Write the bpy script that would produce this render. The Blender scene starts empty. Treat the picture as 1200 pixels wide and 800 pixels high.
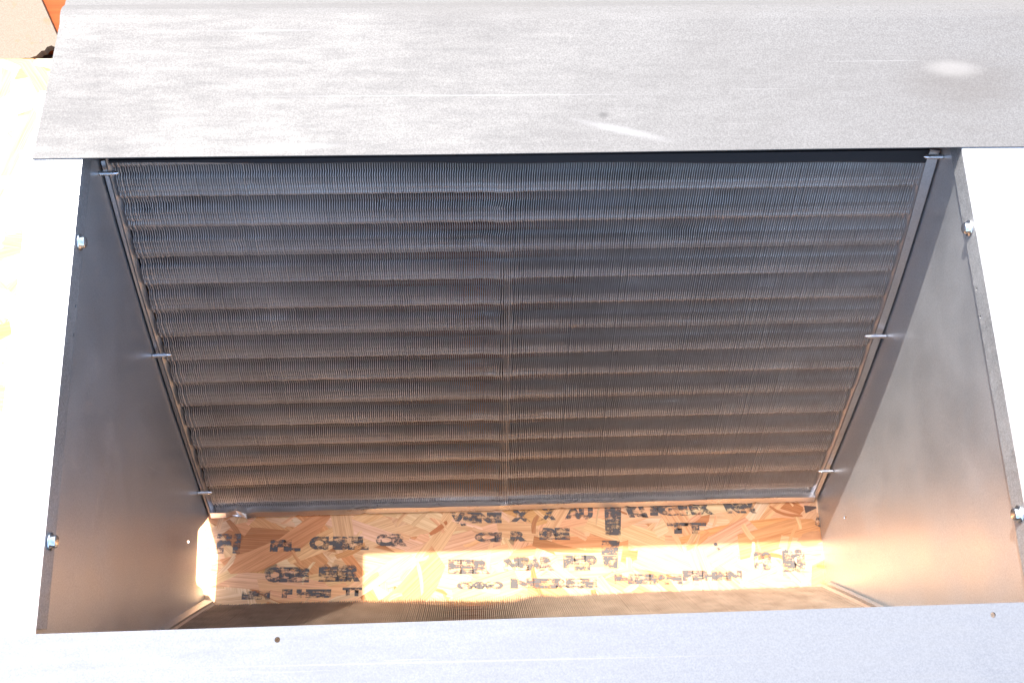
import bpy, bmesh, math, random
import numpy as np
from mathutils import Matrix, Vector
from mathutils.geometry import tessellate_polygon
random.seed(7); rng = np.random.default_rng(7)
scene = bpy.context.scene
C = scene.collection

# ------------------------------------------------------------------ camera
cd = bpy.data.cameras.new("camera"); cam = bpy.data.objects.new("camera", cd); C.objects.link(cam)
cd.sensor_width = 36; cd.sensor_fit = 'HORIZONTAL'; cd.lens = 36.0
cd.clip_start = 0.01; cd.clip_end = 500
cam.location = (-0.0523, -0.0227, 1.1825)
cam.rotation_euler = (0.2964, -0.0353, -0.0322)
scene.camera = cam

# ------------------------------------------------------------------ light
SUN = Vector((-0.3835, 0.583, 1.0)).normalized()          # towards the sun
w = bpy.data.worlds.new("World"); scene.world = w; w.use_nodes = True
nt = w.node_tree; bg = nt.nodes["Background"]
sky = nt.nodes.new("ShaderNodeTexSky"); sky.sky_type = 'NISHITA'; sky.sun_disc = False
sky.sun_elevation = math.asin(SUN.z); sky.sun_rotation = math.atan2(SUN.x, SUN.y)
sky.dust_density = 3.0; sky.air_density = 0.9; sky.ozone_density = 0.8
nt.links.new(sky.outputs[0], bg.inputs[0]); bg.inputs[1].default_value = 0.15
sd = bpy.data.lights.new("sun", 'SUN'); so = bpy.data.objects.new("sun", sd); C.objects.link(so)
sd.energy = 3.2; sd.angle = math.radians(0.53); sd.color = (1.0, 0.95, 0.88)
so.rotation_euler = SUN.to_track_quat('Z', 'Y').to_euler(); so.location = SUN * 5
scene.view_settings.view_transform = 'Standard'; scene.view_settings.look = 'None'
scene.view_settings.exposure = 2.0; scene.view_settings.gamma = 1
scene.view_settings.use_curve_mapping = False
scene.render.engine = 'CYCLES'
scene.cycles.max_bounces = 5; scene.cycles.diffuse_bounces = 4; scene.cycles.glossy_bounces = 3
scene.cycles.sample_clamp_indirect = 6

# ------------------------------------------------------------------ dimensions (metres)
HW = 0.35          # half the clear width between the side panels
H = 0.4554         # top of the cabinet above the board
D = 0.3535         # opening, near edge (y = 0) to far edge
TH = 0.0012        # sheet thickness
BOW = (.004, .009) # how far the left and right panels belly outwards at mid height

# ------------------------------------------------------------------ materials
def mat(name):
    m = bpy.data.materials.new(name); m.use_nodes = True
    n = m.node_tree; b = n.nodes["Principled BSDF"]
    return m, n, b
def node(n, t, **k):
    x = n.nodes.new(t)
    for a, v in k.items():
        if a.startswith('i_'):
            key = a[2:]
            x.inputs[int(key) if key.isdigit() else key.replace('_', ' ')].default_value = v
        else: setattr(x, a, v)
    return x
def noise(n, co, scale, detail=4, rough=.55, vec=None, dist=0):
    t = node(n, "ShaderNodeTexNoise"); t.inputs["Scale"].default_value = scale
    t.inputs["Detail"].default_value = detail; t.inputs["Roughness"].default_value = rough
    t.inputs["Distortion"].default_value = dist
    src = co
    if vec:
        mp = node(n, "ShaderNodeMapping"); mp.inputs["Scale"].default_value = vec
        n.links.new(co, mp.inputs[0]); src = mp.outputs[0]
    n.links.new(src, t.inputs["Vector"]); return t.outputs["Fac"]
def ramp(n, fac, stops):
    r = node(n, "ShaderNodeValToRGB"); e = r.color_ramp.elements
    while len(e) < len(stops): e.new(.5)
    for el, (p, c) in zip(e, stops):
        el.position = p; el.color = (c, c, c, 1) if not hasattr(c, '__len__') else (*c, 1)
    n.links.new(fac, r.inputs[0]); return r.outputs[0]
def mix(n, fac, a, b, mode='MIX'):
    x = node(n, "ShaderNodeMix", data_type='RGBA', blend_type=mode)
    def put(sock, v):
        if hasattr(v, 'is_linked'): n.links.new(v, sock)
        elif hasattr(v, '__len__'): sock.default_value = (*v, 1)
        else: sock.default_value = (v, v, v, 1)
    if hasattr(fac, 'is_linked'): n.links.new(fac, x.inputs[0])
    else: x.inputs[0].default_value = fac
    put(x.inputs[6], a); put(x.inputs[7], b); return x.outputs[2]
def math_(n, op, a, b=None, c=None):
    x = node(n, "ShaderNodeMath", operation=op)
    for i, v in enumerate((a, b, c)):
        if v is None: continue
        if hasattr(v, 'is_linked'): n.links.new(v, x.inputs[i])
        else: x.inputs[i].default_value = v
    return x.outputs[0]
def objco(n): return node(n, "ShaderNodeTexCoord").outputs["Object"]
def bump(n, b, h, strength, dist=.001):
    x = node(n, "ShaderNodeBump"); x.inputs["Strength"].default_value = strength; x.inputs["Distance"].default_value = dist
    n.links.new(h, x.inputs["Height"]); n.links.new(x.outputs[0], b.inputs["Normal"])
def ellipse(n, co, cx, cy, rx, ry, rot=0, soft=.8):
    """mask, 1 inside an ellipse lying in object x-y"""
    mp = node(n, "ShaderNodeMapping", vector_type='TEXTURE')
    mp.inputs["Location"].default_value = (cx, cy, 0); mp.inputs["Rotation"].default_value = (0, 0, rot)
    mp.inputs["Scale"].default_value = (rx, ry, 1e3)
    n.links.new(co, mp.inputs[0])
    l = node(n, "ShaderNodeVectorMath", operation='LENGTH'); n.links.new(mp.outputs[0], l.inputs[0])
    mr = node(n, "ShaderNodeMapRange", interpolation_type='SMOOTHSTEP')
    mr.inputs[1].default_value = 1.0; mr.inputs[2].default_value = 1 - soft
    n.links.new(l.outputs["Value"], mr.inputs[0]); return mr.outputs[0]

def galvanised(name, base=(.62, .63, .65), rough=.42, metal=.9, dust=.35, marks=(), dustcol=(.42, .40, .38),
               streak=(4, 26, 26), grain=.25, buckle=0, scrvec=(.25, 22, 22), smudge=0):
    m, n, b = mat(name); co = objco(n)
    sp = noise(n, co, 800, 2, .7)                                   # fine zinc crystals
    cl = noise(n, co, 9, 5, .6)
    st = noise(n, co, 6, 6, .65, vec=streak)
    col = mix(n, ramp(n, sp, [(.3, 0), (.7, 1)]), tuple(c * (1 - grain) for c in base), tuple(min(1, c * (1 + grain)) for c in base))
    dmask = math_(n, 'MULTIPLY', ramp(n, math_(n, 'ADD', math_(n, 'MULTIPLY', cl, .6), math_(n, 'MULTIPLY', st, .4)), [(.30, 0), (.74, 1)]), dust)
    col = mix(n, dmask, col, dustcol)
    rg = math_(n, 'ADD', math_(n, 'MULTIPLY', st, .16), rough - .08)
    rg = math_(n, 'ADD', rg, math_(n, 'MULTIPLY', dmask, .25))
    if smudge: rg = math_(n, 'ADD', rg, math_(n, 'MULTIPLY', math_(n, 'SUBTRACT', noise(n, co, 16, 5, .65), .5), smudge))
    mt = math_(n, 'SUBTRACT', metal, math_(n, 'MULTIPLY', dmask, .5))
    scr = ramp(n, noise(n, co, 30, 2, .5, vec=scrvec, dist=.4), [(.70, 0), (.735, 1)])   # hairline scratches
    scr = math_(n, 'MULTIPLY', scr, ramp(n, noise(n, co, 7, 2), [(.5, 0), (.62, 1)]))
    col = mix(n, math_(n, 'MULTIPLY', scr, .3), col, tuple(min(.9, c * 1.9) for c in base))
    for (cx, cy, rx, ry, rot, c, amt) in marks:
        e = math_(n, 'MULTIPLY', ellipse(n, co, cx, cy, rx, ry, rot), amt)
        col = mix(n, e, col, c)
    n.links.new(col, b.inputs["Base Color"]); n.links.new(rg, b.inputs["Roughness"]); n.links.new(mt, b.inputs["Metallic"])
    bump(n, b, math_(n, 'ADD', sp, math_(n, 'MULTIPLY', scr, -1.5)), .08, .0005)
    if buckle:
        bp = [x for x in n.nodes if x.type == 'BUMP'][0]; b2 = node(n, 'ShaderNodeBump'); b2.inputs['Strength'].default_value = buckle; b2.inputs['Distance'].default_value = .02
        n.links.new(noise(n, co, 5, 2, .4), b2.inputs['Height']); n.links.new(b2.outputs[0], bp.inputs['Normal'])
    return m

M = {}
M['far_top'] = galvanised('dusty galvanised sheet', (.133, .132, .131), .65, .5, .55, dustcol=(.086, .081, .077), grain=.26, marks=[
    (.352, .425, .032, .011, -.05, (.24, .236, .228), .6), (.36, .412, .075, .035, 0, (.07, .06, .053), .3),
    (-.21, .466, .07, .0016, .0, (.18, .18, .18), .5), (-.06, .405, .20, .0009, -.005, (.2, .2, .2), .6),
    (.075, .372, .052, .005, -.25, (.2, .2, .2), .6), (-.19, .361, .06, .004, .03, (.2, .2, .2), .6), (.06, .386, .006, .004, 0, (.05, .05, .05), .6)])
M['near_top'] = galvanised('galvanised sheet with blue sheen', (.160, .171, .191), .60, .6, .6, dustcol=(.132, .138, .149), grain=.15, marks=[
    (-.05, -.027, .26, .0009, -.01, (.2, .2, .2), .6), (-.28, -.024, .05, .0008, .03, (.2, .2, .2), .6)])
M['flange'] = galvanised('bright clean galvanised sheet', (.86, .86, .86), .38, .55, .15, dustcol=(.7, .7, .69), grain=.08)
M['wall'] = galvanised('smooth galvanised wall sheet', (.62, .635, .645), .38, .87, .12, dustcol=(.38, .37, .36), streak=(8, 3, 3), grain=.12, buckle=.25, scrvec=(12, 12, .35), smudge=.22)
M['lip'] = galvanised('grey galvanised folded lip', (.42, .43, .44), .45, .9, .5, grain=.35)
M['alu'] = galvanised('pale bare aluminium rail', (.86, .82, .79), .28, 1.0, .1, grain=.05)
M['rail'] = galvanised('bare galvanised rail', (.56, .56, .57), .38, 1.0, .25, grain=.12)
M['dark_sheet'] = galvanised('inner galvanised back sheet', (.4, .4, .41), .45, .9, .4)

m, n, b = mat('zinc plated screw'); b.inputs["Base Color"].default_value = (.92, .92, .92, 1)
b.inputs["Metallic"].default_value = 1; b.inputs["Roughness"].default_value = .22; M['screw'] = m

m, n, b = mat('aged aluminium fin'); co = objco(n)
f1 = noise(n, co, 14, 5, .6, vec=(1, 1, 2)); f2 = noise(n, co, 900, 2, .6, vec=(1, .2, .1))
col = mix(n, ramp(n, f1, [(.4, 0), (.75, 1)]), (.53, .49, .455), (.38, .335, .30))
col = mix(n, math_(n, 'MULTIPLY', ramp(n, f2, [(.35, 0), (.7, 1)]), .5), col, (.60, .59, .58))
n.links.new(col, b.inputs["Base Color"]); b.inputs["Metallic"].default_value = .7
b.inputs["Roughness"].default_value = .45; M['fin'] = m

m, n, b = mat('dust-caked fin'); co = objco(n)
n.links.new(ramp(n, noise(n, co, 40, 5, .65), [(.3, (.19, .145, .11)), (.7, (.34, .27, .21))]), b.inputs["Base Color"]); b.inputs["Metallic"].default_value = .4
b.inputs["Roughness"].default_value = .55; M['dirty_fin'] = m
m, n, b = mat('black shade strip'); b.inputs['Base Color'].default_value = (.022, .021, .022, 1); b.inputs['Roughness'].default_value = .85; M['shade_strip'] = m  # near-black colour standing in for the shade on the coil's top rows
m, n, b = mat('dull copper tube'); b.inputs["Base Color"].default_value = (.30, .17, .12, 1)
b.inputs["Metallic"].default_value = 1; b.inputs["Roughness"].default_value = .4; M['tube'] = m

m, n, b = mat('wood strand'); at = node(n, "ShaderNodeAttribute", attribute_name="tint")
uv = node(n, "ShaderNodeTexCoord").outputs["UV"]
g1 = noise(n, uv, 1, 6, .65, vec=(9, 420, 1), dist=1.2); g2 = noise(n, uv, 1, 3, .5, vec=(30, 1800, 1))
dark = ramp(n, g1, [(.36, 0), (.60, 1)])
col = mix(n, dark, (.78, .64, .54), (1.05, 1.05, 1.05)); col = mix(n, 1, at.outputs["Color"], col, 'MULTIPLY')
fl = ramp(n, g2, [(.66, 0), (.72, 1)]); col = mix(n, math_(n, 'MULTIPLY', fl, .55), col, (.16, .075, .035))
n.links.new(col, b.inputs["Base Color"]); b.inputs["Roughness"].default_value = .62
b.inputs["Specular IOR Level"].default_value = .25
bump(n, b, g1, .35, .0006); M['strand'] = m

m, n, b = mat('board core'); b.inputs["Base Color"].default_value = (.42, .26, .13, 1); b.inputs["Roughness"].default_value = .8; M['core'] = m

m, n, b = mat('worn grey stamp ink'); co = objco(n)
b.inputs["Base Color"].default_value = (.11, .098, .094, 1); b.inputs["Roughness"].default_value = .75
k = math_(n, 'ADD', math_(n, 'MULTIPLY', noise(n, co, 130, 5, .7), .6), math_(n, 'MULTIPLY', noise(n, co, 60, 4, .65, vec=(.5, 4, 1)), .4))
al = ramp(n, k, [(.43, 0), (.53, .9)])
n.links.new(al, b.inputs["Alpha"]); M['ink'] = m

m, n, b = mat('dark resin stain'); b.inputs["Base Color"].default_value = (.10, .055, .04, 1); b.inputs["Roughness"].default_value = .6; M['stain'] = m
m, n, b = mat('reddish knot wood'); co = objco(n)
n.links.new(mix(n, noise(n, co, 90, 4, .6, vec=(1, 3, 1)), (.42, .17, .07), (.62, .30, .13)), b.inputs["Base Color"]); b.inputs["Roughness"].default_value = .6; M['knot'] = m

m, n, b = mat('sandy beige sheet'); co = objco(n)
c1 = ramp(n, noise(n, co, 600, 3, .7), [(.3, (.15, .116, .087)), (.7, (.205, .17, .133))])
c1 = mix(n, ramp(n, noise(n, co, 40, 4), [(.6, 0), (.72, 1)]), c1, (.20, .13, .08))
n.links.new(c1, b.inputs["Base Color"]); b.inputs["Roughness"].default_value = .9; b.inputs["Specular IOR Level"].default_value = .15; bump(n, b, noise(n, co, 500, 3), .3, .001); M['beige'] = m
m, n, b = mat('orange stained timber'); co = objco(n)
n.links.new(ramp(n, noise(n, co, 8, 6, .6, vec=(1, 24, 1), dist=.5), [(.3, (.19, .045, .011)), (.7, (.245, .062, .016))]), b.inputs["Base Color"])
b.inputs["Roughness"].default_value = .8; b.inputs["Specular IOR Level"].default_value = .12; M['orange'] = m
m, n, b = mat('dark earth'); co = objco(n)
n.links.new(ramp(n, noise(n, co, 12, 6), [(.3, (.06, .045, .035)), (.7, (.14, .11, .085))]), b.inputs["Base Color"]); b.inputs["Roughness"].default_value = .95
bump(n, b, noise(n, co, 60, 5), .6, .01); M['earth'] = m

# ------------------------------------------------------------------ helpers
def link(name, me, m=None, parent=None, mw=None):
    o = bpy.data.objects.new(name, me); C.objects.link(o)
    if m: me.materials.append(m)
    if parent: o.parent = parent
    if mw is not None: o.matrix_local = mw
    return o
def tag(o, label, cat, group=None, kind=None):
    o['label'] = label; o['category'] = cat
    if group: o['group'] = group
    if kind: o['kind'] = kind
    return o
def empty(name, loc=(0, 0, 0)):
    o = bpy.data.objects.new(name, None); C.objects.link(o); o.location = loc; o.empty_display_size = .05; return o
def mesh(name, v, f, smooth=False):
    me = bpy.data.meshes.new(name); me.from_pydata([tuple(p) for p in v], [], f); me.update()
    if smooth: me.polygons.foreach_set('use_smooth', [True] * len(me.polygons))
    return me
def box(name, x0, x1, y0, y1, z0, z1, m, parent=None, bev=0):
    bm = bmesh.new(); bmesh.ops.create_cube(bm, size=1)
    for v in bm.verts: v.co = ((x0 + x1) / 2 + v.co.x * (x1 - x0), (y0 + y1) / 2 + v.co.y * (y1 - y0), (z0 + z1) / 2 + v.co.z * (z1 - z0))
    if bev: bmesh.ops.bevel(bm, geom=bm.edges[:], offset=bev, segments=2, affect='EDGES', profile=.5)
    me = bpy.data.meshes.new(name); bm.to_mesh(me); bm.free()
    return link(name, me, m, parent)
def sheet(name, loops, off, fn, m, parent=None):
    """flat sheet with holes; loops are 2-D outlines, fn maps (a, b, t) to a point, t runs over the thickness"""
    tris = tessellate_polygon([[Vector((a, b, 0)) for a, b in L] for L in loops])
    flat = [p for L in loops for p in L]; N = len(flat)
    v = [fn(a, b, 0) for a, b in flat] + [fn(a, b, off) for a, b in flat]
    f = [t for t in tris] + [tuple(i + N for i in reversed(t)) for t in tris]
    s = 0
    for L in loops:
        k = len(L)
        for i in range(k):
            a, c = s + i, s + (i + 1) % k; f.append((a, c, c + N, a + N))
        s += k
    bm = bmesh.new(); me = mesh(name, v, f); bm.from_mesh(me)
    bmesh.ops.recalc_face_normals(bm, faces=bm.faces[:]); bm.to_mesh(me); bm.free()
    return link(name, me, m, parent)
def circle(cx, cy, r, k=14): return [(cx + r * math.cos(-i * 2 * math.pi / k), cy + r * math.sin(-i * 2 * math.pi / k)) for i in range(k)]
def lathe(name, prof, k, m, parent, origin, axis):
    """profile [(distance along axis, radius)]"""
    ax = Vector(axis).normalized(); q = ax.to_track_quat('Z', 'Y'); v = []; f = []
    for (h, r) in prof:
        for i in range(k):
            a = i * 2 * math.pi / k; v.append(Vector(origin) + q @ Vector((r * math.cos(a), r * math.sin(a), h)))
    for j in range(len(prof) - 1):
        for i in range(k):
            f.append((j * k + i, j * k + (i + 1) % k, (j + 1) * k + (i + 1) % k, (j + 1) * k + i))
    f.append(tuple(range((len(prof) - 1) * k, len(prof) * k))); f.append(tuple(reversed(range(k))))
    return link(name, mesh(name, v, f, k > 8), m, parent)

# ------------------------------------------------------------------ setting
g = link('ground', mesh('ground', [(-30, -30, -.03), (30, -30, -.03), (30, 30, -.03), (-30, 30, -.03)], [(0, 1, 2, 3)]), M['earth'])
g['kind'] = 'structure'; g['label'] = 'dark earth under the boards'

# oriented strand board the cabinet stands on
osb = tag(empty('strand_board', (0, 0, 0)), 'orange oriented strand board with worn grey stamped lettering under the metal cabinet', 'board')
box('core', -1.3, 1.1, -.49, .7318, -.012, 0, M['core'], osb)
def strands():
    V = []; F = []; col = []; uvs = []
    def one(cx, cy, L, W, a, z, tint):
        k = len(V); ca, sa = math.cos(a), math.sin(a)
        j = lambda s: random.uniform(-s, s)
        bend = random.uniform(-.12, .12) * L
        pts = []
        for t in (-.5, -.25, 0, .25, .5):
            ww = W * (.5 if abs(t) < .4 else random.uniform(.28, .48)); pts.append((t * L + (j(.06) * L if abs(t) > .4 else 0), bend * (t * t * 4 - .5) + ww + j(.06) * W))
        for t in (.5, .25, 0, -.25, -.5):
            ww = W * (.5 if abs(t) < .4 else random.uniform(.28, .48)); pts.append((t * L + (j(.06) * L if abs(t) > .4 else 0), bend * (t * t * 4 - .5) - ww + j(.06) * W))
        N = len(pts); ou, ov = random.uniform(0, 50), random.uniform(0, 50)
        for (u, v_) in pts:
            y = min(.7316, cy + u * sa + v_ * ca)
            V.append((cx + u * ca - v_ * sa, y, z))
        for (u, v_) in pts:
            y = min(.7316, cy + u * sa + v_ * ca)
            V.append((cx + u * ca - v_ * sa, y, z - .0005))
        fs = [(k + N - 1 - i, k + N - 2 - i, k + i + 1, k + i) for i in range(N // 2 - 1)]
        fs = [tuple(reversed(q)) for q in fs]
        fs += [(k + i, k + N + i, k + N + (i + 1) % N, k + (i + 1) % N) for i in range(N)]
        for q in fs:
            F.append(q)
            for vi in q:
                p = pts[(vi - k) % N]; uvs.extend((p[0] + ou, p[1] + ov)); col.extend((*tint, 1))
    def tint():
        r = random.random()
        base = Vector((.80, .465, .245)); d = random.gauss(0, .05)
        c = Vector((base.x * (1 + d), base.y * (1 + d * 1.3), base.z * (1 + d * 1.6)))
        if r < .07: c = Vector((.52, .22, .085))
        elif r < .18: c = Vector((.72, .34, .14))
        elif r < .34: c = Vector((.82, .55, .32))
        return tuple(max(.04, min(.85, x * random.uniform(.92, 1.06))) for x in c)
    def fill(x0, x1, y0, y1, cnt, lmin=.07, lmax=.16, z0=.0006):
        for i in range(cnt):
            L = random.uniform(lmin, lmax); W = random.uniform(.012, .036)
            a = random.gauss(0, .42) if random.random() < .85 else random.uniform(0, math.pi)
            one(random.uniform(x0, x1), random.uniform(y0, y1), L, W, a, z0 + random.random() * .0009, tint())
    fill(-.85, .5, -.12, .75, 2700)
    for i in range(90):                                             # small chips
        one(random.uniform(-.36, .36), random.uniform(.02, .16), random.uniform(.012, .04), random.uniform(.002, .007), random.uniform(0, 3.14), .00152 + random.random() * .0001, tint())
    me = mesh('strand_layer', V, F)
    a = me.color_attributes.new('tint', 'FLOAT_COLOR', 'CORNER'); a.data.foreach_set('color', col)
    u = me.uv_layers.new(name='grain'); u.data.foreach_set('uv', uvs)
    return me
sl = link('strand_layer', strands(), M['strand'], osb); sl['kind'] = 'stuff'

def text(s, x, y, wd, ht, rot):
    cu = bpy.data.curves.new('stamp', 'FONT'); cu.body = s; cu.size = 1; cu.offset = .085; cu.resolution_u = 3
    if s in ('NN', 'KI', 'EX'): cu.shear = -.35
    o = bpy.data.objects.new('stamp', cu); C.objects.link(o)
    bpy.context.view_layer.update()
    me = bpy.data.meshes.new_from_object(o.evaluated_get(bpy.context.evaluated_depsgraph_get()))
    bpy.data.objects.remove(o); bpy.data.curves.remove(cu)
    co = np.empty(len(me.vertices) * 3, 'f'); me.vertices.foreach_get('co', co); co = co.reshape(-1, 3)
    lo = co.min(0); hi = co.max(0); co = (co - lo) / np.maximum(hi - lo, 1e-6) * [wd, ht, 0]
    c, sn = math.cos(rot), math.sin(rot)
    P = np.stack([x + co[:, 0] * c - co[:, 1] * sn, y + co[:, 0] * sn + co[:, 1] * c, np.full(len(co), .00185)], 1)
    me.vertices.foreach_set('co', P.astype('f').ravel()); me.materials.clear(); me.update()
    return link('stamped_lettering', me, M['ink'], osb)
for t in [("VJIINE", -.0772, .1183, .0594, .0155, -.027), ("X", -.0079, .1212, .0235, .0136, -.026), ("X", .0274, .1222, .0177, .0137, -.028),
          ("AU", .0549, .1224, .0324, .0147, -.028), ("KI", .1229, .1225, .0286, .0156, -.028), ("IGI", .1536, .1236, .0436, .0147, -.028),
          ("EX", .1963, .1234, .0327, .0147, -.028), ("NN", .2371, .1242, .0408, .0148, -.027), ("F1", -.3398, .0953, .0266, .0218, -.03),
          ("FL", -.2799, .0954, .0343, .0133, -.029), ("CHBEL", -.2361, .0961, .0671, .0152, -.03), ("CR", -.1614, .0977, .0366, .0143, -.027),
          ("CI", -.0494, .0993, .0311, .0116, -.029), ("R", -.0086, .0991, .0195, .0115, -.031), ("BE", .0246, .1, .0351, .0135, -.028),
          ("TT", .1719, .1026, .0453, .0126, -.029), ("CEEE", -.2844, .0618, .0492, .0168, -.03), ("EEER", -.2248, .0609, .0466, .0187, -.028),
          ("EER", -.0799, .0651, .0481, .016, -.031), ("NEAR", -.0173, .067, .0579, .0152, -.029), ("PEP", .0503, .065, .0387, .0171, -.031),
          ("EEM", -.3091, .044, .0311, .0092, -.029), ("F HEE", -.2649, .0445, .0547, .0093, -.029), ("TT", -.1979, .0444, .0217, .0093, -.032),
          ("CMMO", -.0705, .0479, .0526, .0085, -.03), ("NEREE", -.0102, .0471, .0981, .0112, -.031), ("HERE", .1075, .0482, .0775, .0113, -.03),
          ("EEHEN", .1853, .0496, .0682, .0114, -.029), ("P3", .2683, .0586, .0206, .021, -.034), ("B3", .3015, .0557, .0265, .0258, -.03)]:
    text(*t)
def patch(name, pts, m, z=.00185): return link(name, mesh(name, [(x, y, z) for x, y in pts], [tuple(range(len(pts)))]), m, osb)
patch('stamped_bar', [(.1006, .103), (.118, .1025), (.1209, .1382), (.1012, .1387)], M['ink'])
patch('stamped_bar', [(.0944, .081), (.113, .0805), (.1165, .0965), (.096, .097)], M['ink'])
patch('stamped_bar', [(.097, .066), (.112, .0655), (.1135, .0795), (.0955, .080)], M['ink'])
patch('dark_chip', [(.3348, .1215), (.3485, .127), (.3475, .129), (.3339, .1304)], M['stain'])
patch('dark_chip', [(.344, .108), (.3515, .1044), (.3515, .119), (.3475, .1185)], M['ink'])
patch('knot', [(.3385 + .016 * math.cos(i * .314) * (1 + .12 * math.sin(i * 2.1)), .0925 + .0085 * math.sin(i * .314 + .3)) for i in range(20)], M['knot'], .0018)
patch('dark_chip', [(.224, .090), (.2275, .0915), (.2315, .083), (.227, .081)], M['ink'])

# beige sheet with a chipped corner, and the orange timber beyond it
L = [(-1.4, .7375), (-.640, .7338), (-.626, .7335), (-.618, .7352), (-.612, .7349), (-.604, .7385), (-.5985, .7455), (-.5945, .7462), (-.5920, .7512),
     (-.5865, .7535), (-.5800, .7500), (-.5762, .7590), (-.6057, .8212), (-.72, 1.06), (-1.4, 1.1)]
sb = sheet('beige_sheet', [L], .010, lambda a, b, t: (a, b, -.012 + t), M['beige'])
tag(sb, 'sandy beige sheet with a chipped corner beyond the strand board', 'sheet')
box('pock_mark', -.6022, -.5992, .7575, .7625, -.0025, -.0018, M['stain'], sb)
ob = box('orange_board', -.70, .25, .756, .99, -.029, -.0125, M['orange'], None, .002)
tag(ob, 'smooth orange stained timber board behind the cabinet and under the beige sheet', 'board')

# ------------------------------------------------------------------ the sheet-metal cabinet
cab = tag(empty('metal_cabinet', (0, .2, 0)), 'open-topped galvanised sheet metal cabinet standing on the strand board', 'cabinet')
def adopt(o, p=cab):
    o.parent = p; o.matrix_parent_inverse = Matrix.Translation(-Vector((0, .2, 0))) if p is cab else Matrix.Identity(4); return o
def slot(cx, cy, rx, ry, k=12): return [(cx + rx * math.cos(-i * 2 * math.pi / k), cy + ry * math.sin(-i * 2 * math.pi / k)) for i in range(k)]
def screw_tip(y, z, sgn, parent, ln=.0145):
    prof = [(0, .0021)]
    for i in range(7): prof += [(.001 + i * .0014, .0017), (.0017 + i * .0014, .0023)]
    prof += [(ln - .002, .0015), (ln, .0003)]
    o = lathe('screw', prof, 10, M['screw'], parent, (sgn * (HW - .0003 + (BOW[0] if sgn < 0 else BOW[1]) * math.sin(math.pi * z / H)), y, z), (-sgn, 0, .04)); return o
def screw_head(y, z, sgn, parent):
    o = lathe('screw', [(0, .0062), (.0008, .0066), (.0011, .0046), (.0042, .0046), (.0048, .0038), (.0050, .001)], 12, M['screw'], parent, (sgn * (HW - .0022), y, z), (-sgn, 0, 0)); return o
PINS = {-1: ((.3637, .4087), (.2604, .2303), (.1561, .0502)), 1: ((.3665, .4134), (.2633, .2352), (.1605, .0578))}
for sgn in (-1, 1):
    YB, YF = -.26, .462
    if sgn < 0:
        low = [(YB, .001), (.050, .001), (.056, .012), (.059, .032), (.064, .038), (.116, .040), (.120, .034), (.128, .017), (.134, .006), (.138, .001), (YF, .001)]
    else:
        low = [(YB, .001), (YF, .001)]
    loops = [low + [(YF, H - .002), (YB, H - .002)], slot(.101 if sgn < 0 else .107, .0735, .0016, .0042)]
    sp = adopt(sheet('side_panel', loops, TH, lambda a, b, t, s=sgn: (s * (HW + t), a, b), M['wall']))
    bm = bmesh.new(); bm.from_mesh(sp.data); bm.edges.ensure_lookup_table()
    for _ in range(5):
        bmesh.ops.subdivide_edges(bm, edges=[e for e in bm.edges if e.calc_length() > .045], cuts=1, use_grid_fill=True)
        bmesh.ops.triangulate(bm, faces=bm.faces[:])
    for v_ in bm.verts: v_.co.x += sgn * (BOW[0] if sgn < 0 else BOW[1]) * math.sin(math.pi * max(0, min(1, v_.co.z / H)))
    for f_ in bm.faces: f_.smooth = abs(f_.normal.x) > .8
    for e_ in bm.edges:
        if len(e_.link_faces) == 2 and e_.calc_face_angle(0) > .6: e_.smooth = False
    bm.to_mesh(sp.data); bm.free()
    for (y, z) in PINS[sgn]:
        screw_tip(y, z, sgn, sp, .0150 + .8 * BOW[sgn > 0] * math.sin(math.pi * z / H))
    # folded lip hanging inside the top edge
    lp = adopt(sheet('lip', [[(.0035, H - .0215), (D + .02, H - .0205), (D + .02, H - .0035), (.0035, H - .0035)]] + [circle(y, z, .0013, 8) for y, z in ((.239, .438), (.2165, .4365))], TH,
                     lambda a, b, t, s=sgn: (s * (HW - .0008 - t), a, b), M['lip']))
    for y in (.2885, .0625): screw_head(y, .4435, sgn, lp)
    # side flange, turned outwards
    x0, x1 = (HW - .0022, .386) if sgn < 0 else (HW - .0022, .47)
    fl = adopt(sheet('side_flange', [[(x0, -.3), (x1, -.3), (x1, D + .06), (x0, D + .06)]], .0015,
                     lambda a, b, t, s=sgn: (s * a, b, H - .0033 + t), M['flange']))
    adopt(sheet('skirt', [[(-.3, H - .03), (D + .06, H - .03), (D + .06, H - .004), (-.3, H - .004)]], TH, lambda a, b, t, s=sgn, x=x1: (s * (x - TH - t), a, b), M['flange']))
# far top panel with its rolled-down back edge
prof = [(D, 0), (.4, .0), (.474, 0), (.482, -.0009), (.489, -.0034), (.494, -.0068), (.50, -.0125), (.57, -.045)]
def top_panel(name, xl, xr, prof, m, hem):
    v = []; f = []
    nx = 24
    for t in (0, -.0016):
        for i in range(nx + 1):
            for j, (y, z) in enumerate(prof):
                k = i / nx; a = xl(y); bb = xr(y)
                wob = .0006 * math.sin(k * 9 + 1) * (1 if j else .6)
                v.append((a + (bb - a) * k, y + (wob if j == 0 else 0), H + z + t + (hem if j == 0 and t < 0 else 0)))
    P = len(prof); S = (nx + 1) * P
    for i in range(nx):
        for j in range(P - 1):
            a = i * P + j; f.append((a, a + P, a + P + 1, a + 1)); f.append((S + a, S + a + 1, S + a + P + 1, S + a + P))
        for j in (0, P - 1):
            a = i * P + j; f.append((a, S + a, S + a + P, a + P))
    for i in (0, nx):
        for j in range(P - 1):
            a = i * P + j; f.append((a, a + 1, S + a + 1, S + a))
    bm = bmesh.new(); me = mesh(name, v, f); bm.from_mesh(me); bmesh.ops.recalc_face_normals(bm, faces=bm.faces[:]); bm.to_mesh(me); bm.free()
    return adopt(link(name, me, m))
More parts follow.
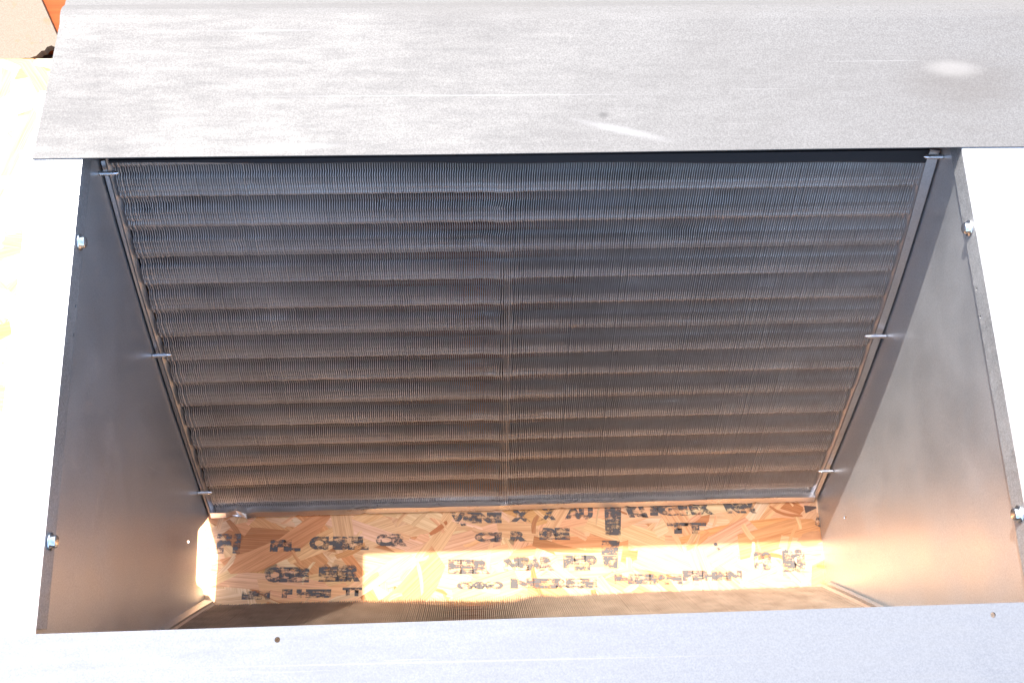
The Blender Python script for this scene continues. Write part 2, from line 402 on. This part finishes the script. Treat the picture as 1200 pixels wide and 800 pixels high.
tp = top_panel('top_panel', lambda y: -.3853 + (min(y, .474) - D) * .08 - max(0, y - .474) * .12, lambda y: .475, prof, M['far_top'], 0)
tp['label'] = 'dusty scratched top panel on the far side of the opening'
np_ = adopt(sheet('top_panel', [[(-.39, -.30), (.475, -.30), (.475, 0), (-.39, 0)], circle(-.1852, -.0088, .0019), circle(.3102, -.0079, .0019)], .0016,
                  lambda a, b, t: (a, b, H - .0016 + t), M['near_top']))
np_['label'] = 'bluish top panel nearest the viewer with two small holes'
adopt(box('back_panel', -HW - .001, HW + .001, .463, .4645, .001, H - .003, M['dark_sheet']))
adopt(box('front_panel', -HW - .001, HW + .001, -.2625, -.261, .001, H - .003, M['dark_sheet']))

# ------------------------------------------------------------------ the finned coils
PITCH = .00205; ROW = .0320; SL = .474
def fin_pack(name, x0, x1, rows=True):
    n = int((x1 - x0) / PITCH); s = np.arange(0, SL, ROW / (16 if rows else 3)); ns = len(s)
    s = np.append(s, SL); ns += 1
    X = x0 + (np.arange(n) + .5) * PITCH + rng.normal(0, .00001, n)
    wig = np.cumsum(rng.normal(0, .35, n)); wig -= np.convolve(wig, np.ones(25) / 25, 'same')
    edge = np.exp(-np.minimum(np.abs(X + .343), np.abs(X - .343)) / .03)
    crush = np.exp(-((X + .021) / .009) ** 2)                       # where two fin stacks meet, fins lean on each other
    bend = -.00075 * (1 + .05 * rng.normal(0, 1, n)) - .0006 * crush
    p0 = .003 * wig + .035 * edge * rng.normal(0, 1, n)
    ph = ((s[None, :] - .434 + ROW * 20) / ROW + p0[:, None]) % 1.0
    sm = lambda a, lo, hi: np.clip((a - lo) / (hi - lo), 0, 1)
    light = sm(ph, .0, .05) * (1 - sm(ph, .60, .76)); fat = sm(ph, .0, .05) * (1 - sm(ph, .20, .48))
    if not rows: light = light * 0 + .08; fat = fat * 0
    low = np.clip(1 - s / .22, 0, 1)[None, :]
    sub = np.sin(2 * np.pi * s / (ROW / 5.33))[None, :] * rows
    dx = bend[:, None] * light + .00020 * sub
    df = .0019 * (1 - light) + .0006 * sub * (.3 + .7 * light) + .0003 * rng.normal(0, 1, n)[:, None]
    for _ in range(70 if rows else 0):                              # small dents where fins were knocked over
        i0 = rng.integers(0, n); sc = rng.uniform(0, SL); wd_ = rng.integers(2, 7)
        k = np.exp(-((np.arange(n) - i0) / wd_) ** 2)[:, None] * np.exp(-((s - sc) / rng.uniform(.0015, .006)) ** 2)[None, :]
        dx = dx + rng.choice([-1, 1]) * .0008 * k; df = df + .0006 * k
    if rows:                                                        # fins pressed flat left of the seam
        cm = (sm(X, -.0212, -.0165) * sm(-X, .0088, .0105))[:, None] * sm(-s, -.362, -.345)[None, :]
        dx = dx * (1 - cm) + cm * (-.0002 + .0002 * sub); df = df * (1 - cm) + cm * (.0004 + .0005 * sub * light)
        fat = np.maximum(fat, cm * (.10 + .6 * fat))
        if x1 < 0: df[-1] -= .0004 * sm(-s, -.362, -.350); fat[-1] = np.maximum(fat[-1], .45 * sm(-s, -.362, -.350))
    th = .00028 if rows else .00020
    bulge = .0012 * np.exp(-((X + .018) / .012) ** 2)[:, None]
    D1, D2 = .0055, .036
    V = np.zeros((n, ns, 6, 3), 'f')
    Xc = X[:, None]
    S = np.broadcast_to(s[None, :], (n, ns))
    for q, (xo, dd) in enumerate(((dx - th - .00050 * fat, df - bulge), (dx + th + .00050 * fat, df - bulge), (-th + 0 * dx, D1 + 0 * dx), (th + 0 * dx, D1 + 0 * dx), (-th + 0 * dx, D2 + 0 * dx), (th + 0 * dx, D2 + 0 * dx))):
        V[:, :, q, 0] = Xc + xo + np.where(Xc > 0, BOW[1], BOW[0]) * .8 * (Xc / .34) ** 3 * np.sin(np.pi * np.minimum(S * .866 / H, 1)); V[:, :, q, 1] = dd
        V[:, :, q, 2] = np.maximum(S, .004 + .60 * np.maximum(dd, 0))
    base = (np.arange(n)[:, None] * ns + np.arange(ns - 1)[None, :]) * 6
    quads = []
    for a, bq in ((0, 1), (2, 0), (1, 3), (4, 2), (3, 5)):
        quads.append(np.stack([base + a, base + bq, base + bq + 6, base + a + 6], -1).reshape(-1, 4))
    Q = np.concatenate(quads).astype('i')
    me = bpy.data.meshes.new(name); me.vertices.add(n * ns * 6); me.vertices.foreach_set('co', V.ravel())
    me.loops.add(Q.size); me.loops.foreach_set('vertex_index', Q.ravel())
    me.polygons.add(len(Q)); me.polygons.foreach_set('loop_start', np.arange(0, Q.size, 4, dtype='i'))
    me.update(calc_edges=True)
    return me
near_l = fin_pack('fin_pack', -.3415, -.0105, False); near_r = fin_pack('fin_pack', -.01145, .3415, False)
for me in (near_l, near_r): me.materials.append(M['dirty_fin'])
pack_l = fin_pack('fin_pack', -.3415, -.0105); pack_r = fin_pack('fin_pack', -.01145, .3415)
pack_l.materials.append(M['fin']); pack_r.materials.append(M['fin'])
tv = []; tf = []
for i, x in enumerate((-.3475, .3475)):
    for k in range(10): a = k * .2 * math.pi; tv.append((x, .0048 * math.cos(a), .0048 * math.sin(a)))
tf = [(k, (k + 1) % 10, 10 + (k + 1) % 10, 10 + k) for k in range(10)]
tube_me = mesh('tube', tv, tf, True); tube_me.materials.append(M['tube'])
def coil(mw, far):
    root = empty('finned_coil'); root.matrix_world = mw
    for me in ((pack_l, pack_r) if far else (near_l, near_r)):
        o = link('fin_pack', me, None, root); o['kind'] = 'stuff'
    for k in range(14):
        o = link('tube', tube_me, None, root); o.location = (0, .0155, .434 - ROW * .42 - ROW * k + .0)
    # end plates: a web against the wall and a front fold
    for sgn in (-1, 1):
        wt, wb = (.0030, .0024) if sgn < 0 else (.0085, .0045)
        if not far: wt, wb = (.010, .010) if sgn > 0 else (.006, .006)
        ly = -.004
        P = []
        ns = 24
        for j in range(ns + 1):
            t = j / ns; s = .004 + t * (SL - .004); wv = .0006 * math.sin(t * 11) + (.0012 * math.exp(-((t - .42) / .05) ** 2) if sgn > 0 else 0)
            wd = wb + (wt - wb) * t
            xo = HW - .0014 + (BOW[0] if sgn < 0 else BOW[1]) * math.sin(math.pi * min(1, s * (.866 if far else .97) / H))
            ys = max(ly, ly)
            P.append([(sgn * xo, .030, max(s, .024)), (sgn * xo, ys + .0010, s), (sgn * (xo - .0006), ys, s), (sgn * (xo - wd + wv), ys + .0008 + .001 * (sgn > 0), s), (sgn * (xo - wd + wv), ys + .0040, s), (sgn * (xo - wd - .0035 + wv), ys + .0085, s)])
        v = [p for r in P for p in r]; K = 6
        f = [(j * K + i, j * K + i + 1, (j + 1) * K + i + 1, (j + 1) * K + i) for j in range(ns) for i in range(K - 1)]
        link('end_plate', mesh('end_plate', v, f), M['rail'], root)
    # bottom rail with a dented lip
    v = []; f = []; nx = 120
    for i in range(nx + 1):
        x = -.3465 + .692 * i / nx; k = 0
        j1 = .0004 * math.sin(x * 31) + .0003 * math.sin(x * 83 + 1)
        if far: k = .0035 * math.exp(-((x + .318) / .006) ** 2) - .0025 * math.exp(-((x + .306) / .006) ** 2)
        bite = .0022 if (i % 13 in (4,) and far) else 0
        top = .0088 + j1 + k * .6; bot = .0012 + j1 + bite
        v += [(x, .004, top + .0006), (x, -.0048 + k * .5, top), (x, -.0056 + k, bot), (x, -.0040, bot - .0006 if bot > .002 else .0008), (x, .010, .0078)]
    for i in range(nx):
        for q in range(4): a = i * 5 + q; f.append((a, a + 5, a + 6, a + 1))
    if far:  # added black strip over the top fins, in place of the shadow there
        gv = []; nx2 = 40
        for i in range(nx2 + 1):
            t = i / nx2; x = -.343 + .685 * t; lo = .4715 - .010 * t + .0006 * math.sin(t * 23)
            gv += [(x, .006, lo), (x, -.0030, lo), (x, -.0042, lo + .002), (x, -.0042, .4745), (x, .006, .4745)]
        link('shade_strip', mesh('shade_strip', gv, [(i * 5 + q, i * 5 + q + 5, i * 5 + q + 6, i * 5 + q + 1) for i in range(nx2) for q in range(4)]), M['shade_strip'], root)
        link('bottom_rail', mesh('bottom_rail', v, f), M['alu'], root)
    return root
a = math.atan2(.238, .411)
far = coil(Matrix.Translation((0, .1385, .0008)) @ Matrix.Rotation(-a, 4, 'X'), True)
tag(far, 'wide dark finned coil slab sloping up to the far top panel, in shade', 'coil', 'finned coil slabs in the cabinet')
near = coil(Matrix.Translation((0, .0420, .0022)) @ Matrix.Rotation(math.pi, 4, 'Z') @ Matrix.Rotation(-math.radians(13.2), 4, 'X'), False)
tag(near, 'steep sunlit finned coil slab below the near top panel, only its lower strip showing', 'coil', 'finned coil slabs in the cabinet')
